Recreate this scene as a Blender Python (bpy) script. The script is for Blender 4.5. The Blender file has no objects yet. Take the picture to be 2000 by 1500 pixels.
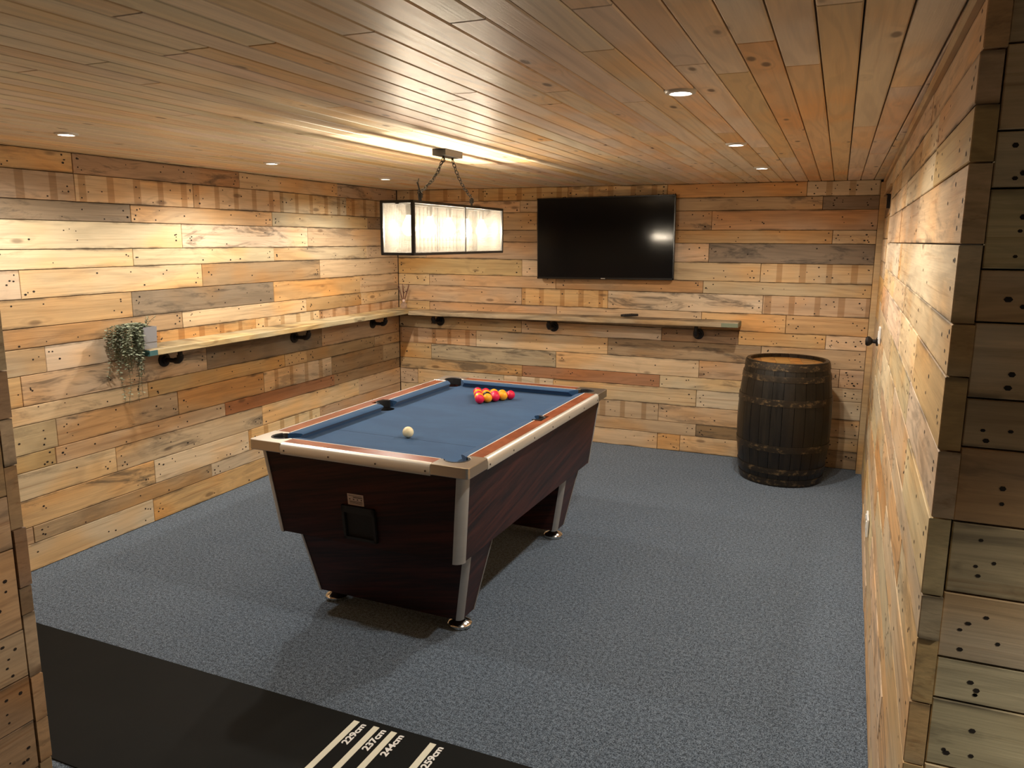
import bpy, bmesh, math, random
from mathutils import Vector, Matrix
random.seed(7)
scene = bpy.context.scene
COL = scene.collection
R = math.radians

# ------------------------------------------------------------------ camera
def make_camera():
    yaw, pitch, roll, f = R(-22.67188), R(-10.54296), R(0.32441), 1509.76
    cy, sy, cp, sp = math.cos(yaw), math.sin(yaw), math.cos(pitch), math.sin(pitch)
    fw = Vector((sy*cp, cy*cp, sp)); r = Vector((cy, -sy, 0)); u = r.cross(fw)
    cr, sr = math.cos(roll), math.sin(roll)
    r2 = cr*r + sr*u; u2 = -sr*r + cr*u
    cd = bpy.data.cameras.new('camera'); cam = bpy.data.objects.new('camera', cd); COL.objects.link(cam)
    cd.sensor_fit = 'HORIZONTAL'; cd.sensor_width = 36; cd.lens = f/2000*36; cd.clip_start = 0.02
    b = -fw
    cam.matrix_world = Matrix(((r2.x, u2.x, b.x, 0), (r2.y, u2.y, b.y, 0), (r2.z, u2.z, b.z, 1.64), (0, 0, 0, 1)))
    scene.camera = cam
make_camera()

# ------------------------------------------------------------------ world, exposure
w = bpy.data.worlds.new('world'); scene.world = w; w.use_nodes = True
w.node_tree.nodes['Background'].inputs[0].default_value = (1, .85, .65, 1)
w.node_tree.nodes['Background'].inputs[1].default_value = 0.02
vs = scene.view_settings
vs.view_transform = 'Standard'; vs.look = 'None'; vs.gamma = 1; vs.use_curve_mapping = False
vs.exposure = 0.22
DOWN_W, DOWN_COL = 42.0, (1.0, .93, .82)        # each recessed downlight
BULB_W, BULB_COL = 13.0, (1.0, .84, .63)         # each pendant bulb
FILL_W = 105.0                                     # added fill lamp, out of view in the near room

# ------------------------------------------------------------------ room numbers (metres)
XL, YB, ZC = -3.60, 5.99, 2.06
def xr(y): return .168 + .0140*y                  # right wall, one degree out of square

# ------------------------------------------------------------------ helpers
def link(o, parent=None):
    COL.objects.link(o)
    if parent: o.parent = parent
    return o
def obj(name, verts, faces, mat=None, parent=None, loc=(0, 0, 0), rz=0, smooth=False):
    me = bpy.data.meshes.new(name); me.from_pydata([tuple(v) for v in verts], [], faces); me.update()
    if mat: me.materials.append(mat)
    if smooth: me.shade_smooth()
    o = bpy.data.objects.new(name, me); o.location = loc; o.rotation_euler = (0, 0, rz)
    return link(o, parent)
def empty(name, loc=(0, 0, 0), rz=0):
    o = bpy.data.objects.new(name, None); o.location = loc; o.rotation_euler = (0, 0, rz); o.empty_display_size = .1
    return link(o)
def tag(o, label, cat, group=None):
    o['label'] = label; o['category'] = cat
    if group: o['group'] = group
    return o
def struct(o, label=None, cat=None):
    o['kind'] = 'structure'
    if label: o['label'] = label; o['category'] = cat
    return o
class MB:
    """collects several shapes of one part"""
    def __init__(s): s.v = []; s.f = []
    def add(s, v, f):
        n = len(s.v); s.v += [tuple(p) for p in v]; s.f += [tuple(i+n for i in q) for q in f]; return s
    def box(s, x0, x1, y0, y1, z0, z1):
        return s.add([(x0,y0,z0),(x1,y0,z0),(x1,y1,z0),(x0,y1,z0),(x0,y0,z1),(x1,y0,z1),(x1,y1,z1),(x0,y1,z1)],
                     [(0,3,2,1),(4,5,6,7),(0,1,5,4),(1,2,6,5),(2,3,7,6),(3,0,4,7)])
    def rings(s, rs, cap0=True, cap1=True, closed=True):
        n = len(rs[0]); v = [p for r in rs for p in r]; f = []
        for k in range(len(rs)-1):
            for i in range(n if closed else n-1):
                j = (i+1) % n; f.append((k*n+i, k*n+j, (k+1)*n+j, (k+1)*n+i))
        if cap0: f.append(tuple(reversed(range(n))))
        if cap1: f.append(tuple(range((len(rs)-1)*n, len(rs)*n)))
        return s.add(v, f)
    def lathe(s, prof, n=24, c=(0,0,0), axis='z', cap0=False, cap1=False):
        rs = []
        for (r, h) in prof:
            ring = []
            for i in range(n):
                a = 2*math.pi*i/n; p = (r*math.cos(a), r*math.sin(a), h)
                if axis == 'x': p = (h, r*math.cos(a), r*math.sin(a))
                if axis == 'y': p = (r*math.sin(a), h, r*math.cos(a))
                ring.append((p[0]+c[0], p[1]+c[1], p[2]+c[2]))
            rs.append(ring)
        return s.rings(rs, cap0, cap1)
    def tube(s, pts, r, n=8, caps=True):
        pts = [Vector(p) for p in pts]; rs = []; up = None
        for i, p in enumerate(pts):
            t = (pts[min(i+1, len(pts)-1)]-pts[max(i-1, 0)]).normalized()
            if up is None:
                a = Vector((0,0,1)) if abs(t.z) < .9 else Vector((1,0,0)); up = t.cross(a).normalized()
            up = (up - t*up.dot(t)).normalized(); b = t.cross(up)
            rr = r[i] if isinstance(r, (list, tuple)) else r
            rs.append([p + rr*(math.cos(2*math.pi*k/n)*up + math.sin(2*math.pi*k/n)*b) for k in range(n)])
        return s.rings(rs, caps, caps)
    def extrude(s, poly, z0, z1):
        return s.rings([[(x, y, z0) for x, y in poly], [(x, y, z1) for x, y in poly]])
    def build(s, name, mat, parent=None, loc=(0,0,0), rz=0, smooth=False, fix=True):
        o = obj(name, s.v, s.f, mat, parent, loc, rz)
        if fix:
            bm = bmesh.new(); bm.from_mesh(o.data); bmesh.ops.recalc_face_normals(bm, faces=bm.faces); bm.to_mesh(o.data); bm.free()
        if smooth: o.data.shade_smooth(); o.data.set_sharp_from_angle(angle=R(40))
        return o
def bevel(o, wd, seg=2):
    m = o.modifiers.new('bevel', 'BEVEL'); m.width = wd; m.segments = seg; m.limit_method = 'ANGLE'; m.angle_limit = R(35)
    return o

# ------------------------------------------------------------------ materials
class NT:
    def __init__(s, name):
        s.mat = bpy.data.materials.new(name); s.mat.use_nodes = True; s.t = s.mat.node_tree
        s.b = s.t.nodes['Principled BSDF']
    def n(s, typ, ins=None, **kw):
        nd = s.t.nodes.new('ShaderNode'+typ)
        for k, v in kw.items(): setattr(nd, k, v)
        for k, v in (ins or {}).items():
            sk = nd.inputs[k]
            if isinstance(v, bpy.types.NodeSocket): s.t.links.new(v, sk)
            else: sk.default_value = v
        return nd
    def m(s, op, a, b=0.0, c=0.0, clamp=False):
        return s.n('Math', {0: a, 1: b, 2: c}, operation=op, use_clamp=clamp).outputs[0]
    def vm(s, op, a, b): return s.n('VectorMath', {0: a, 1: b}, operation=op).outputs[0]
    def ss(s, x, a, b):                                     # smoothstep a..b
        return s.n('MapRange', {0: x, 1: a, 2: b, 3: 0.0, 4: 1.0}, interpolation_type='SMOOTHSTEP').outputs[0]
    def mix(s, f, a, b, mode='MIX'):
        nd = s.n('Mix', data_type='RGBA', blend_type=mode)
        for sk, v in ((nd.inputs[0], f), (nd.inputs[6], a), (nd.inputs[7], b)):
            if isinstance(v, bpy.types.NodeSocket): s.t.links.new(v, sk)
            elif isinstance(v, tuple): sk.default_value = (v+(1,))[:4]
            else: sk.default_value = v
        return nd.outputs[2]
    def grey(s, x): return s.n('CombineColor', {0: x, 1: x, 2: x}).outputs[0]
    def noise(s, vec, scale=1.0, detail=3.0, rough=.55, dist=0.0):
        return s.n('TexNoise', {'Vector': vec, 'Scale': scale, 'Detail': detail, 'Roughness': rough, 'Distortion': dist}).outputs[0]
    def set(s, **kw):
        for k, v in kw.items():
            sk = s.b.inputs[k.replace('_', ' ')]
            if isinstance(v, bpy.types.NodeSocket): s.t.links.new(v, sk)
            else: sk.default_value = v
        return s
    def bump(s, h, strength=.3, dist=.002):
        s.set(Normal=s.n('Bump', {'Height': h, 'Strength': strength, 'Distance': dist}).outputs[0])

def plain(name, col, rough=.5, metal=0.0, **kw):
    t = NT(name); t.set(Base_Color=tuple(col)+(1,), Roughness=rough, Metallic=metal, **kw)
    tc = t.n('TexCoord').outputs['Object']
    nz = t.noise(tc, 60, 3)
    t.set(Roughness=t.m('MULTIPLY_ADD', nz, .12, max(rough-.06, 0)))
    return t.mat

def wood(name, rough=.62, ring=.12, knot=.60, band=False, fine=.22, knot_scale=(2.6, 1.0, 7.5), blotch=.40, streak=.55, dirt=.75):
    """board: colour from the object's own colour, its alpha = amount of weather staining"""
    t = NT(name); tc = t.n('TexCoord').outputs['Object']; oi = t.n('ObjectInfo')
    rnd = oi.outputs['Random']
    off = t.n('CombineXYZ', {0: t.m('MULTIPLY', rnd, 31.0), 1: t.m('MULTIPLY', rnd, 17.0), 2: t.m('MULTIPLY', rnd, 53.0)}).outputs[0]
    P = t.vm('ADD', tc, off)
    vor = t.n('TexVoronoi', {'Vector': t.vm('MULTIPLY', P, knot_scale), 'Scale': 1.0}, feature='F1').outputs['Distance']
    kn = t.m('SUBTRACT', 1.0, t.ss(vor, .06, .13))
    halo = t.m('SUBTRACT', 1.0, t.ss(vor, .08, .34))
    broad = t.noise(t.vm('MULTIPLY', P, (1.3, 6, 13)), 1, 4, .6, .5)
    finen = t.noise(t.vm('MULTIPLY', P, (4, 40, 170)), 1, 3, .6)
    low = t.noise(t.vm('MULTIPLY', P, (.45, 1.6, 4.6)), 1, 2, .5, .3)
    rg = t.m('SINE', t.m('ADD', t.m('MULTIPLY', low, 75.0), t.m('MULTIPLY', halo, 5.0)))
    rg = t.ss(rg, -.2, 1.0)
    slow = t.noise(t.vm('MULTIPLY', P, (1.7, 1, 3.0)), 1, 2)
    c = oi.outputs['Color']
    c = t.mix(t.ss(slow, .42, .68), c, t.mix(1.0, c, (1.08, .88, .64), 'MULTIPLY'))
    val = t.m('MULTIPLY_ADD', broad, .70*blotch*2, 1.0-.35*blotch*2)
    val = t.m('MULTIPLY', val, t.m('MULTIPLY_ADD', finen, fine*2, 1.0-fine))
    val = t.m('MULTIPLY', val, t.m('MULTIPLY_ADD', rg, -ring, 1.0+ring*.4))
    c = t.mix(1.0, c, t.grey(val), 'MULTIPLY')
    if band:
        sx = t.n('SeparateXYZ', {0: P}).outputs[0]
        wob = t.m('MULTIPLY', t.noise(t.vm('MULTIPLY', P, (5.0, 0, 0)), 1, 1), .35)
        fr = t.m('FRACT', t.m('ADD', t.m('DIVIDE', sx, .168), wob))
        bm_ = t.m('MULTIPLY', t.ss(fr, .0, .03), t.m('SUBTRACT', 1.0, t.ss(fr, .25, .28)))
        c = t.mix(t.m('MULTIPLY', bm_, .70), c, t.mix(1.0, c, (.62, .50, .36), 'MULTIPLY'))
    stk = t.ss(t.noise(t.vm('MULTIPLY', P, (1.1, 14, 52)), 1, 4, .62, .4), .56, .72)
    c = t.mix(t.m('MULTIPLY', stk, streak), c, t.mix(1.0, c, (.55, .42, .32), 'MULTIPLY'))
    gz = t.m('ABSOLUTE', t.m('SUBTRACT', t.n('SeparateXYZ', {0: t.n('TexCoord').outputs['Generated']}).outputs[2], .5))
    grime = t.m('MULTIPLY', t.ss(gz, .38, .50), t.ss(t.noise(t.vm('MULTIPLY', P, (3.0, 2, 9)), 1, 4, .65), .46, .64))
    c = t.mix(t.m('MULTIPLY', grime, dirt), c, (.07, .05, .032))
    c = t.mix(t.m('MULTIPLY', kn, knot), c, (.085, .04, .018))
    st = t.noise(t.vm('MULTIPLY', P, (2.2, 4, 11)), 1, 5, .7, .8)
    edge = t.ss(st, .50, .66)
    c = t.mix(t.m('MULTIPLY', t.m('MULTIPLY', edge, oi.outputs['Alpha']), .75), c, (.055, .045, .035))
    # worn, slightly different end grain on the two short ends
    t.set(Base_Color=c, Roughness=t.m('MULTIPLY_ADD', finen, .2, rough-.1), Specular_IOR_Level=.35)
    t.bump(t.m('ADD', finen, t.m('MULTIPLY', kn, -.8)), .35, .0015)
    return t.mat

M = {}
M['pallet'] = wood('pallet_wood')
M['pallet_band'] = wood('pallet_wood_banded', band=True)
M['pine'] = wood('pine_cladding', rough=.40, ring=.12, knot=.85, fine=.14, knot_scale=(3.8, 1, 9.0), blotch=.24, streak=.30, dirt=.15)
M['shelf'] = wood('shelf_timber', rough=.6, ring=.30, knot=.6, blotch=.6)
M['backing'] = plain('dark_batten_backing', (.035, .022, .013), .9)
M['nail'] = plain('rusty_nail_hole', (.018, .010, .006), .8)
M['trim'] = wood('planed_trim', rough=.55, ring=.1, knot=.2, blotch=.3, streak=.2, dirt=.1)
M['plaster'] = plain('off_white_plaster', (.55, .50, .42), .9)

def carpet():
    t = NT('blue_grey_carpet'); P = t.n('TexCoord').outputs['Object']; oi = t.n('ObjectInfo')
    P = t.vm('ADD', P, t.n('CombineXYZ', {0: t.m('MULTIPLY', oi.outputs['Random'], 13.0), 1: t.m('MULTIPLY', oi.outputs['Random'], 29.0), 2: 0.0}).outputs[0])
    a = t.noise(P, 210, 3, .7); b = t.noise(P, 70, 2); d = t.noise(P, 4, 2)
    f = t.ss(t.m('ADD', t.m('MULTIPLY', a, .75), t.m('MULTIPLY', b, .25)), .40, .62)
    c = t.mix(f, (.020, .032, .051), (.225, .290, .372))
    c = t.mix(t.ss(d, .3, .7), t.mix(1.0, c, (.93, .94, .95), 'MULTIPLY'), c)
    t.set(Base_Color=c, Roughness=.95, Specular_IOR_Level=.1)
    t.set(Sheen_Weight=.15)
    t.bump(a, .8, .004); return t.mat
M['carpet'] = carpet()

def cloth():
    t = NT('blue_pool_cloth'); P = t.n('TexCoord').outputs['Object']
    a = t.noise(P, 350, 2); b = t.noise(t.vm('MULTIPLY', P, (3, 7, 5)), 1, 3, .6, .5)
    c = t.mix(t.ss(b, .35, .7), (.019, .060, .145), (.026, .078, .175))
    c = t.mix(t.m('MULTIPLY', a, .3), c, (.055, .12, .22))
    t.set(Base_Color=c, Roughness=.92, Specular_IOR_Level=.12, Sheen_Weight=.12); t.bump(a, .2, .0006); return t.mat
M['cloth'] = cloth()

def laminate(name, dark, light, rough, ax):
    t = NT(name); P = t.n('TexCoord').outputs['Object']
    sc = {'x': (1.2, 9, 26), 'y': (9, 1.2, 26)}[ax]
    shear = t.n('SeparateXYZ', {0: P})
    # grain drifts diagonally across the panels
    z2 = t.m('ADD', shear.outputs[2], t.m('MULTIPLY', shear.outputs[0 if ax == 'x' else 1], -.22))
    Q = t.n('CombineXYZ', {0: shear.outputs[0], 1: shear.outputs[1], 2: z2}).outputs[0]
    a = t.noise(t.vm('MULTIPLY', Q, sc), 1, 5, .65, .7); b = t.noise(t.vm('MULTIPLY', Q, tuple(k*4 for k in sc)), 1, 3)
    c = t.mix(t.ss(t.m('ADD', t.m('MULTIPLY', a, .75), t.m('MULTIPLY', b, .25)), .38, .68), dark, light)
    t.set(Base_Color=c, Roughness=rough, Specular_IOR_Level=.35); return t.mat
M['mahogany_x'] = laminate('mahogany_laminate_ends', (.010, .0028, .0022), (.058, .012, .007), .45, 'x')
M['mahogany_y'] = laminate('mahogany_laminate_sides', (.014, .005, .004), (.072, .019, .012), .38, 'y')
M['rail_x'] = laminate('rail_laminate_ends', (.19, .050, .022), (.34, .105, .048), .30, 'x')
M['rail_y'] = laminate('rail_laminate_sides', (.19, .050, .022), (.34, .105, .048), .30, 'y')

def metal(name, col, rough, streak=(3, 3, 60)):
    t = NT(name); P = t.n('TexCoord').outputs['Object']
    a = t.noise(t.vm('MULTIPLY', P, streak), 1, 3)
    t.set(Base_Color=t.mix(a, tuple(k*.85 for k in col), col), Metallic=1.0, Roughness=t.m('MULTIPLY_ADD', a, .2, rough-.1)); return t.mat
M['alu'] = metal('brushed_aluminium', (.80, .76, .68), .42)
M['alu_dull'] = metal('dull_grey_trim', (.50, .50, .49), .50)
M['alu_dull'].node_tree.nodes['Principled BSDF'].inputs['Metallic'].default_value = .45
M['alu'].node_tree.nodes['Principled BSDF'].inputs['Metallic'].default_value = .7
M['cap'] = metal('cast_corner_metal', (.60, .56, .50), .34)
M['chrome'] = metal('chrome', (.85, .82, .76), .14, (2, 2, 2))
M['steel'] = metal('screw_steel', (.12, .11, .10), .4)
M['black_metal'] = plain('black_painted_metal', (.012, .011, .010), .45)
M['iron'] = plain('black_malleable_iron', (.014, .011, .010), .5, .4)
M['black_rubber'] = plain('black_pocket_rubber', (.010, .010, .011), .55)
M['black_void'] = plain('black_moulded_tray', (.004, .004, .004), .6)
M['inlay'] = plain('white_inlay', (.78, .74, .66), .4)
M['white_plastic'] = plain('white_plastic', (.80, .79, .76), .35)

# ------------------------------------------------------------------ boards
PAL = dict(P=(.60, .465, .305), Y=(.61, .455, .265), T=(.53, .375, .225), O=(.54, .35, .160), B=(.38, .25, .14),
           D=(.26, .19, .125), G=(.46, .35, .225), R=(.38, .19, .09))
def chamfer_box(l, h, t, ch=.0018):
    """local x = along, y = out (front face at 0), z = up"""
    a, b = l/2, h/2; v = []
    for (x, z) in ((-a, -b), (a, -b), (a, b), (-a, b)): v.append((x, -t, z))
    for (x, z) in ((-a, -b), (a, -b), (a, b), (-a, b)): v.append((x, -ch, z))
    for (x, z) in ((-a+ch, -b+ch), (a-ch, -b+ch), (a-ch, b-ch), (-a+ch, b-ch)): v.append((x, 0, z))
    f = [(0, 1, 2, 3), (11, 10, 9, 8)]
    for i in range(4):
        j = (i+1) % 4; f += [(i, i+4, j+4, j), (i+4, i+8, j+8, j+4)]
    return v, f
class Nails:
    def __init__(s): s.mb = MB()
    def add(s, Mx, x, z, r):
        n = 6; c = Mx @ Vector((x, .0006, z)); ax = Mx.to_3x3() @ Vector((1, 0, 0)); az = Mx.to_3x3() @ Vector((0, 0, 1))
        e = random.uniform(1.0, 1.5)
        s.mb.add([c + ax*(r*e*math.cos(k*math.pi/3)) + az*(r*math.sin(k*math.pi/3)) for k in range(n)], [tuple(range(n))])
def board(parent, name, l, h, t, loc, rz, mat, col, stain, ch=.0018, tilt=0.0):
    v, f = chamfer_box(l, h, t, ch)
    o = obj(name, v, f, mat, parent, loc, rz)
    if tilt: o.rotation_euler = (0, tilt, rz)
    o.color = tuple(col)+(stain,)
    return o
def jit(c, a=.10):
    k = 1+random.uniform(-a, a); return tuple(min(1, x*k*(1+random.uniform(-.04, .04))) for x in c)
def clad(parent, rz, org, spans, nails, t=.020, gap=.0030, nr=.0054, name='plank'):
    """spans: (a0, a1, z0, z1, code); org(a, z) -> world point on the face at running length a"""
    for (a0, a1, z0, z1, code) in spans:
        l, h = abs(a1-a0)-gap, z1-z0-gap
        if l < .02: continue
        col = jit(PAL[code[0]]); st = .95 if 's' in code else random.choice((.1, .2, .35, .55))
        if code[0] in 'DB': st = max(st, .4)
        mat = M['pallet_band'] if 'b' in code else M['pallet']
        p = Vector(org((a0+a1)/2, (z0+z1)/2)); out = Vector((-math.sin(rz), math.cos(rz), 0))
        p += out*random.uniform(-.0022, .0012)
        o = board(parent, name, l, h, t, p, rz, mat, col, st, tilt=random.uniform(-.0006, .0006))
        if nails is None: continue
        Mx = Matrix.Translation(p) @ Matrix.Rotation(rz, 4, 'Z')
        for e in (-1, 1):
            for _ in range(random.choice((2, 3, 3, 4))):
                nails.add(Mx, e*(l/2-random.uniform(.018, .075)), random.uniform(-.36, .36)*h, nr*random.uniform(.6, 1.1))
        k = 8 if 'b' in code else 4
        for _ in range(random.randint(k-2, k+2)):
            nails.add(Mx, random.uniform(-.4, .4)*l, random.uniform(-.38, .38)*h, nr*random.uniform(.5, 1.0))
def finish_nails(nails, parent):
    o = nails.mb.build('nail_holes', M['nail'], parent, fix=False); o['kind'] = 'stuff'; return o

# ---- floor
floor = struct(MB().box(XL-.1, 1.9, -1.9, YB+.1, -.06, -.012).build('floor', M['backing']), 'blue grey speckled carpet tile floor', 'floor')
ct = MB().box(-.2498, .2498, -.2498, .2498, -.012, 0)
tile0 = None; y = YB-.0
ys = []
yy = 2.58-9*.5
while yy < YB: ys.append(yy); yy += .5
xs = []; xx = XL
while xx < 1.85: xs.append(xx); xx += .5
for yv in ys:
    for xv in xs:
        if xv > .5 and yv > 1.6: continue
        x1 = min(xv+.5, 1.9); y1 = min(yv+.5, YB)
        if x1-xv > .495 and y1-yv > .495 and tile0 is not None:
            o = tile0.copy(); link(o, floor); o.location = (xv+.25, yv+.25, 0)
        elif tile0 is None and x1-xv > .495 and y1-yv > .495:
            tile0 = ct.build('carpet_tile', M['carpet'], floor, ((xv+.25), (yv+.25), 0))
        else:
            a, b = (x1-xv)/2-.0006, (y1-yv)/2-.0006
            if a > .01 and b > .01:
                MB().box(-a, a, -b, b, -.012, 0).build('carpet_tile', M['carpet'], floor, ((xv+x1)/2, (yv+y1)/2, 0))

# ---- left wall
wl = struct(MB().box(XL-.14, XL-.021, 1.0, YB+.14, -.05, ZC+.02).build('wall_left', M['backing']), 'left wall clad in reclaimed pallet boards', 'wall')
LZ = [2.06, 1.958, 1.82, 1.723, 1.583, 1.486, 1.347, 1.208, 1.11, .98, .83, .738, .593, .506, .366, .225, .139, 0]
LR = [([2.86, 4.05, 5.12], 'O Bs T Gs'), ([2.86, 3.65, 4.44, 5.23], 'Gb Tb Tb Pb Tb'), ([3.19, 4.35, 5.52], 'Ds T G D'),
      ([3.54, 4.73], 'P Ps T'), ([3.18, 4.35, 5.5], 'Ps P Gs T'), ([2.52, 3.68, 4.86], 'P Y Bs T'), ([3.15, 4.33, 5.39], 'O Ds O T'),
      ([3.5, 4.68, 5.4], 'B Y O T'), ([2.61, 3.27, 4.13, 4.83], 'G P Ob Pb Tb'), ([2.47, 3.67, 4.85], 'O Ps D T'),
      ([3.21, 4.41, 4.66, 5.58], 'Y O O B T'), ([2.63, 3.42, 4.18, 4.96, 5.71], 'T Ts O Pb B T'), ([2.61, 3.8, 4.99], 'O T R B'),
      ([2.96, 4.15, 5.33], 'P Ts Y T'), ([3.21, 4.0, 4.79], 'Os P Yb T'), ([2.45, 3.65, 4.83], 'B B P T'), ([3.18, 4.36], 'P O Y')]
nl = Nails(); sp = []
for i, (js, cs) in enumerate(LR):
    e = [js[0]-1.18]
    if e[0] > 1.40: e = [1.375]+e
    e = [max(v, 1.375) for v in e]
    ed = e+js+[YB-.004]; cc = cs.split()
    while len(cc) < len(ed)-1: cc = [random.choice('PTO')]+cc
    for k in range(len(ed)-1): sp.append((ed[k], ed[k+1], LZ[i+1], LZ[i], cc[k]))
clad(wl, -math.pi/2, lambda a, z: (XL, a, z), sp, nl)
finish_nails(nl, wl)

# ---- back wall
wb = struct(MB().box(XL-.02, .6, YB+.021, YB+.14, -.05, ZC+.02).build('wall_back', M['backing']), 'back wall clad in reclaimed pallet boards', 'wall')
BZ = [2.06, 1.957, 1.863, 1.722, 1.625, 1.483, 1.346, 1.25, 1.11, .977, .874, .735, .6, .503, .368, .231, .132, 0]
BR = [([-2.81, -2.03, -1.24, -.25], 'Tb Ob Pb O Pb'), ([-2.44, -1.3, -.14], 'T T Ts D'), ([-2.29, -1.3, -.9], 'T P Ts T'), ([-3.08, -1.9, -.06], 'T B O P'),
      ([-3.32, -2.1, -.91], 'T T P Ds'), ([-2.42, -1.3, -.53], 'O P T Pb'), ([-3.29, -2.12, -.94], 'P T B T'), ([-2.42, -1.68, -.5], 'T Ob Ps Tb'),
      ([-3.29, -2.11, -.94, -.33], 'O T T O O'), ([-2.42, -1.24, -.66, -.05], 'T P B O P'), ([-2.84, -1.67, -.49], 'Tb P Bs T'),
      ([-3.28, -2.11, -.94, .06], 'O Gs Y T T'), ([-2.41, -1.24, -.26], 'Os R P T'), ([-3.42, -2.58, -2.13, -.95], 'T P Pb Y P'),
      ([-2.4, -1.24, -.41], 'T Tb T T'), ([-2.12, -.94, -.18], 'T T Ds T'), ([-2.4, -1.24, -1.06, -.03], 'P T O T B')]
nb = Nails(); sp = []
for i, (js, cs) in enumerate(BR):
    ed = [XL+.001]+js+[xr(YB)-.03]; cc = cs.split()
    for k in range(len(ed)-1): sp.append((ed[k], ed[k+1], BZ[i+1], BZ[i], cc[k]))
clad(wb, math.pi, lambda a, z: (a, YB, z), sp, nb)
finish_nails(nb, wb)

# ---- right wall (with the clad door at its far end)
TH = .036; YN, DY0, DY1, DZ = 1.555, 4.80, 5.90, 1.945
RZ = math.pi/2 - math.atan(.0140)
mbk = MB()
mbk.rings([[(xr(YN+.03)+TH+.001, YN+.03, -.05), (xr(DY0)+TH+.001, DY0, -.05), (xr(DY0)+.16, DY0, -.05), (xr(YN)+.16, YN+.03, -.05)],
           [(xr(YN+.03)+TH+.001, YN+.03, ZC), (xr(DY0)+TH+.001, DY0, ZC), (xr(DY0)+.16, DY0, ZC), (xr(YN)+.16, YN+.03, ZC)]])
mbk.box(xr(DY0)+TH+.002, xr(DY0)+.16, DY0, YB, DZ, ZC)
wr = struct(mbk.build('wall_right', M['backing']), 'right wall clad in pale pallet boards beside the door', 'wall')
RZs = [2.06, 1.955, 1.868, 1.774, 1.637, 1.499, 1.405, 1.268, 1.14, .988, .899, .765, .632, .50, .40, .265, .13, 0]
RJ = [([2.5, 3.7], 'T T P T'), ([2.23, 2.75, 3.9], 'T P T T'), ([2.23, 3.4], 'O P P'), ([2.64, 3.6], 'Y T T'), ([3.30, 3.42], 'P O P'), ([2.9, 4.0], 'T T P'),
      ([2.25, 2.97, 4.0], 'O Y P T'), ([2.35, 3.5], 'P Y T'), ([2.2, 3.0, 4.1], 'Y P P T'), ([2.7, 3.9], 'P T P'), ([2.1, 3.3], 'P Y P'),
      ([2.8, 4.0], 'P O Y'), ([2.3, 3.4], 'P P T'), ([2.9], 'Y P'), ([2.2, 3.5], 'P P Y'), ([3.0, 4.1], 'P Y P'), ([2.4, 3.6], 'Y P P')]
nrw = Nails(); sp = []
for i, (js, cs) in enumerate(RJ):
    end = DY0 if RZs[i+1] < DZ-.02 else YB-.03
    z0 = RZs[i+1]
    ed = [YN+random.uniform(-.004, .004)]+[j for j in js if j < end-.1]+[end]; cc = (cs+' P P').split()
    for k in range(len(ed)-1): sp.append((ed[k], ed[k+1], z0, RZs[i], cc[k]))
clad(wr, RZ, lambda a, z: (xr(a), a, z), sp, nrw, t=TH)
finish_nails(nrw, wr)
# ceiling bead
tr = board(None, 'trim_1', YB-YN-.02, .020, .018, (xr((YN+YB)/2)-.017, (YN+YB)/2, ZC-.011), RZ, M['trim'], (.50, .34, .18), 0, .006)
struct(tr, 'slim wooden bead where ceiling meets the right wall', 'trim')

# ---- door
door = empty('door_1', (xr(DY0), DY0, 0), RZ - math.pi/2)
struct(door, 'plank clad door with a black knob at the far right', 'door')
DW = DY1-DY0
MB().box(.028, .066, .012, DW, .004, DZ-.006).build('door_leaf', M['backing'], door)
dz = [DZ-.008, 1.80, 1.66, 1.52, 1.42, 1.28, 1.14, 1.0, .90, .76, .62, .52, .38, .24, .14, .006]
for k in range(len(dz)-1):
    js = [.014, random.choice((.35, .55, .72)), DW-.004]
    for q in range(2):
        l = js[q+1]-js[q]-.003
        board(door, 'plank', l, dz[k]-dz[k+1]-.003, .020, (.007, (js[q]+js[q+1])/2, (dz[k]+dz[k+1])/2), math.pi/2,
              random.choice((M['pallet'], M['pallet'], M['pallet_band'])), jit(PAL[random.choice('TTPOG')]), random.choice((0, .3, .9)))
# casing
f1 = MB().box(-.030, .11, DW+.001, YB-DY0-.0005, 0, ZC-.022).build('casing', M['trim'], door); f1.color = (.52, .36, .19, 0)
f2 = MB().box(-.012, .08, .0, DW, DZ-.004, DZ+.010).build('door_head', M['trim'], door); f2.color = (.45, .30, .15, 0)
kb = MB().lathe([(.0, -.004), (.027, -.004), (.027, -.010), (.012, -.016), (.011, -.032), (.020, -.040), (.028, -.050), (.029, -.060), (.022, -.070), (.0, -.073)], 24, (.009, .20, 1.065), 'x')
knob = kb.build('door_knob', M['iron'], door, smooth=True)
MB().box(-.012, .006, .30, .33, DZ-.11, DZ-.035).box(-.018, .006, .305, .325, DZ-.035, DZ-.028).build('latch_hook', M['iron'], door)

# ---- partition to the right of the opening (faces the photographer)
wf = struct(MB().box(.24, 1.9, YN+.03, YN+.16, -.05, ZC+.02).build('wall_front_right', M['backing']), 'shaded pallet board partition at the right edge', 'wall')
FZ = [2.06, 1.963, 1.825, 1.731, 1.595, 1.503, 1.368, 1.278, 1.137, .999, .867, .781, .64, .54, .40, .30, .16, 0]
nf = Nails(); sp = []
x0s = [.2215+.002*random.random() for _ in range(17)]
for i in range(17):
    j = random.uniform(.75, 1.4)
    sp.append((x0s[i]+.004, j, FZ[i+1], FZ[i], random.choice(('P', 'G', 'P', 'T', 'Y') )))
    sp.append((j, 1.9, FZ[i+1], FZ[i], random.choice('PGT')))
clad(wf, math.pi, lambda a, z: (a, YN+.006, z), sp, nf, t=.022, gap=.0035, nr=.0048)
finish_nails(nf, wf)

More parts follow.
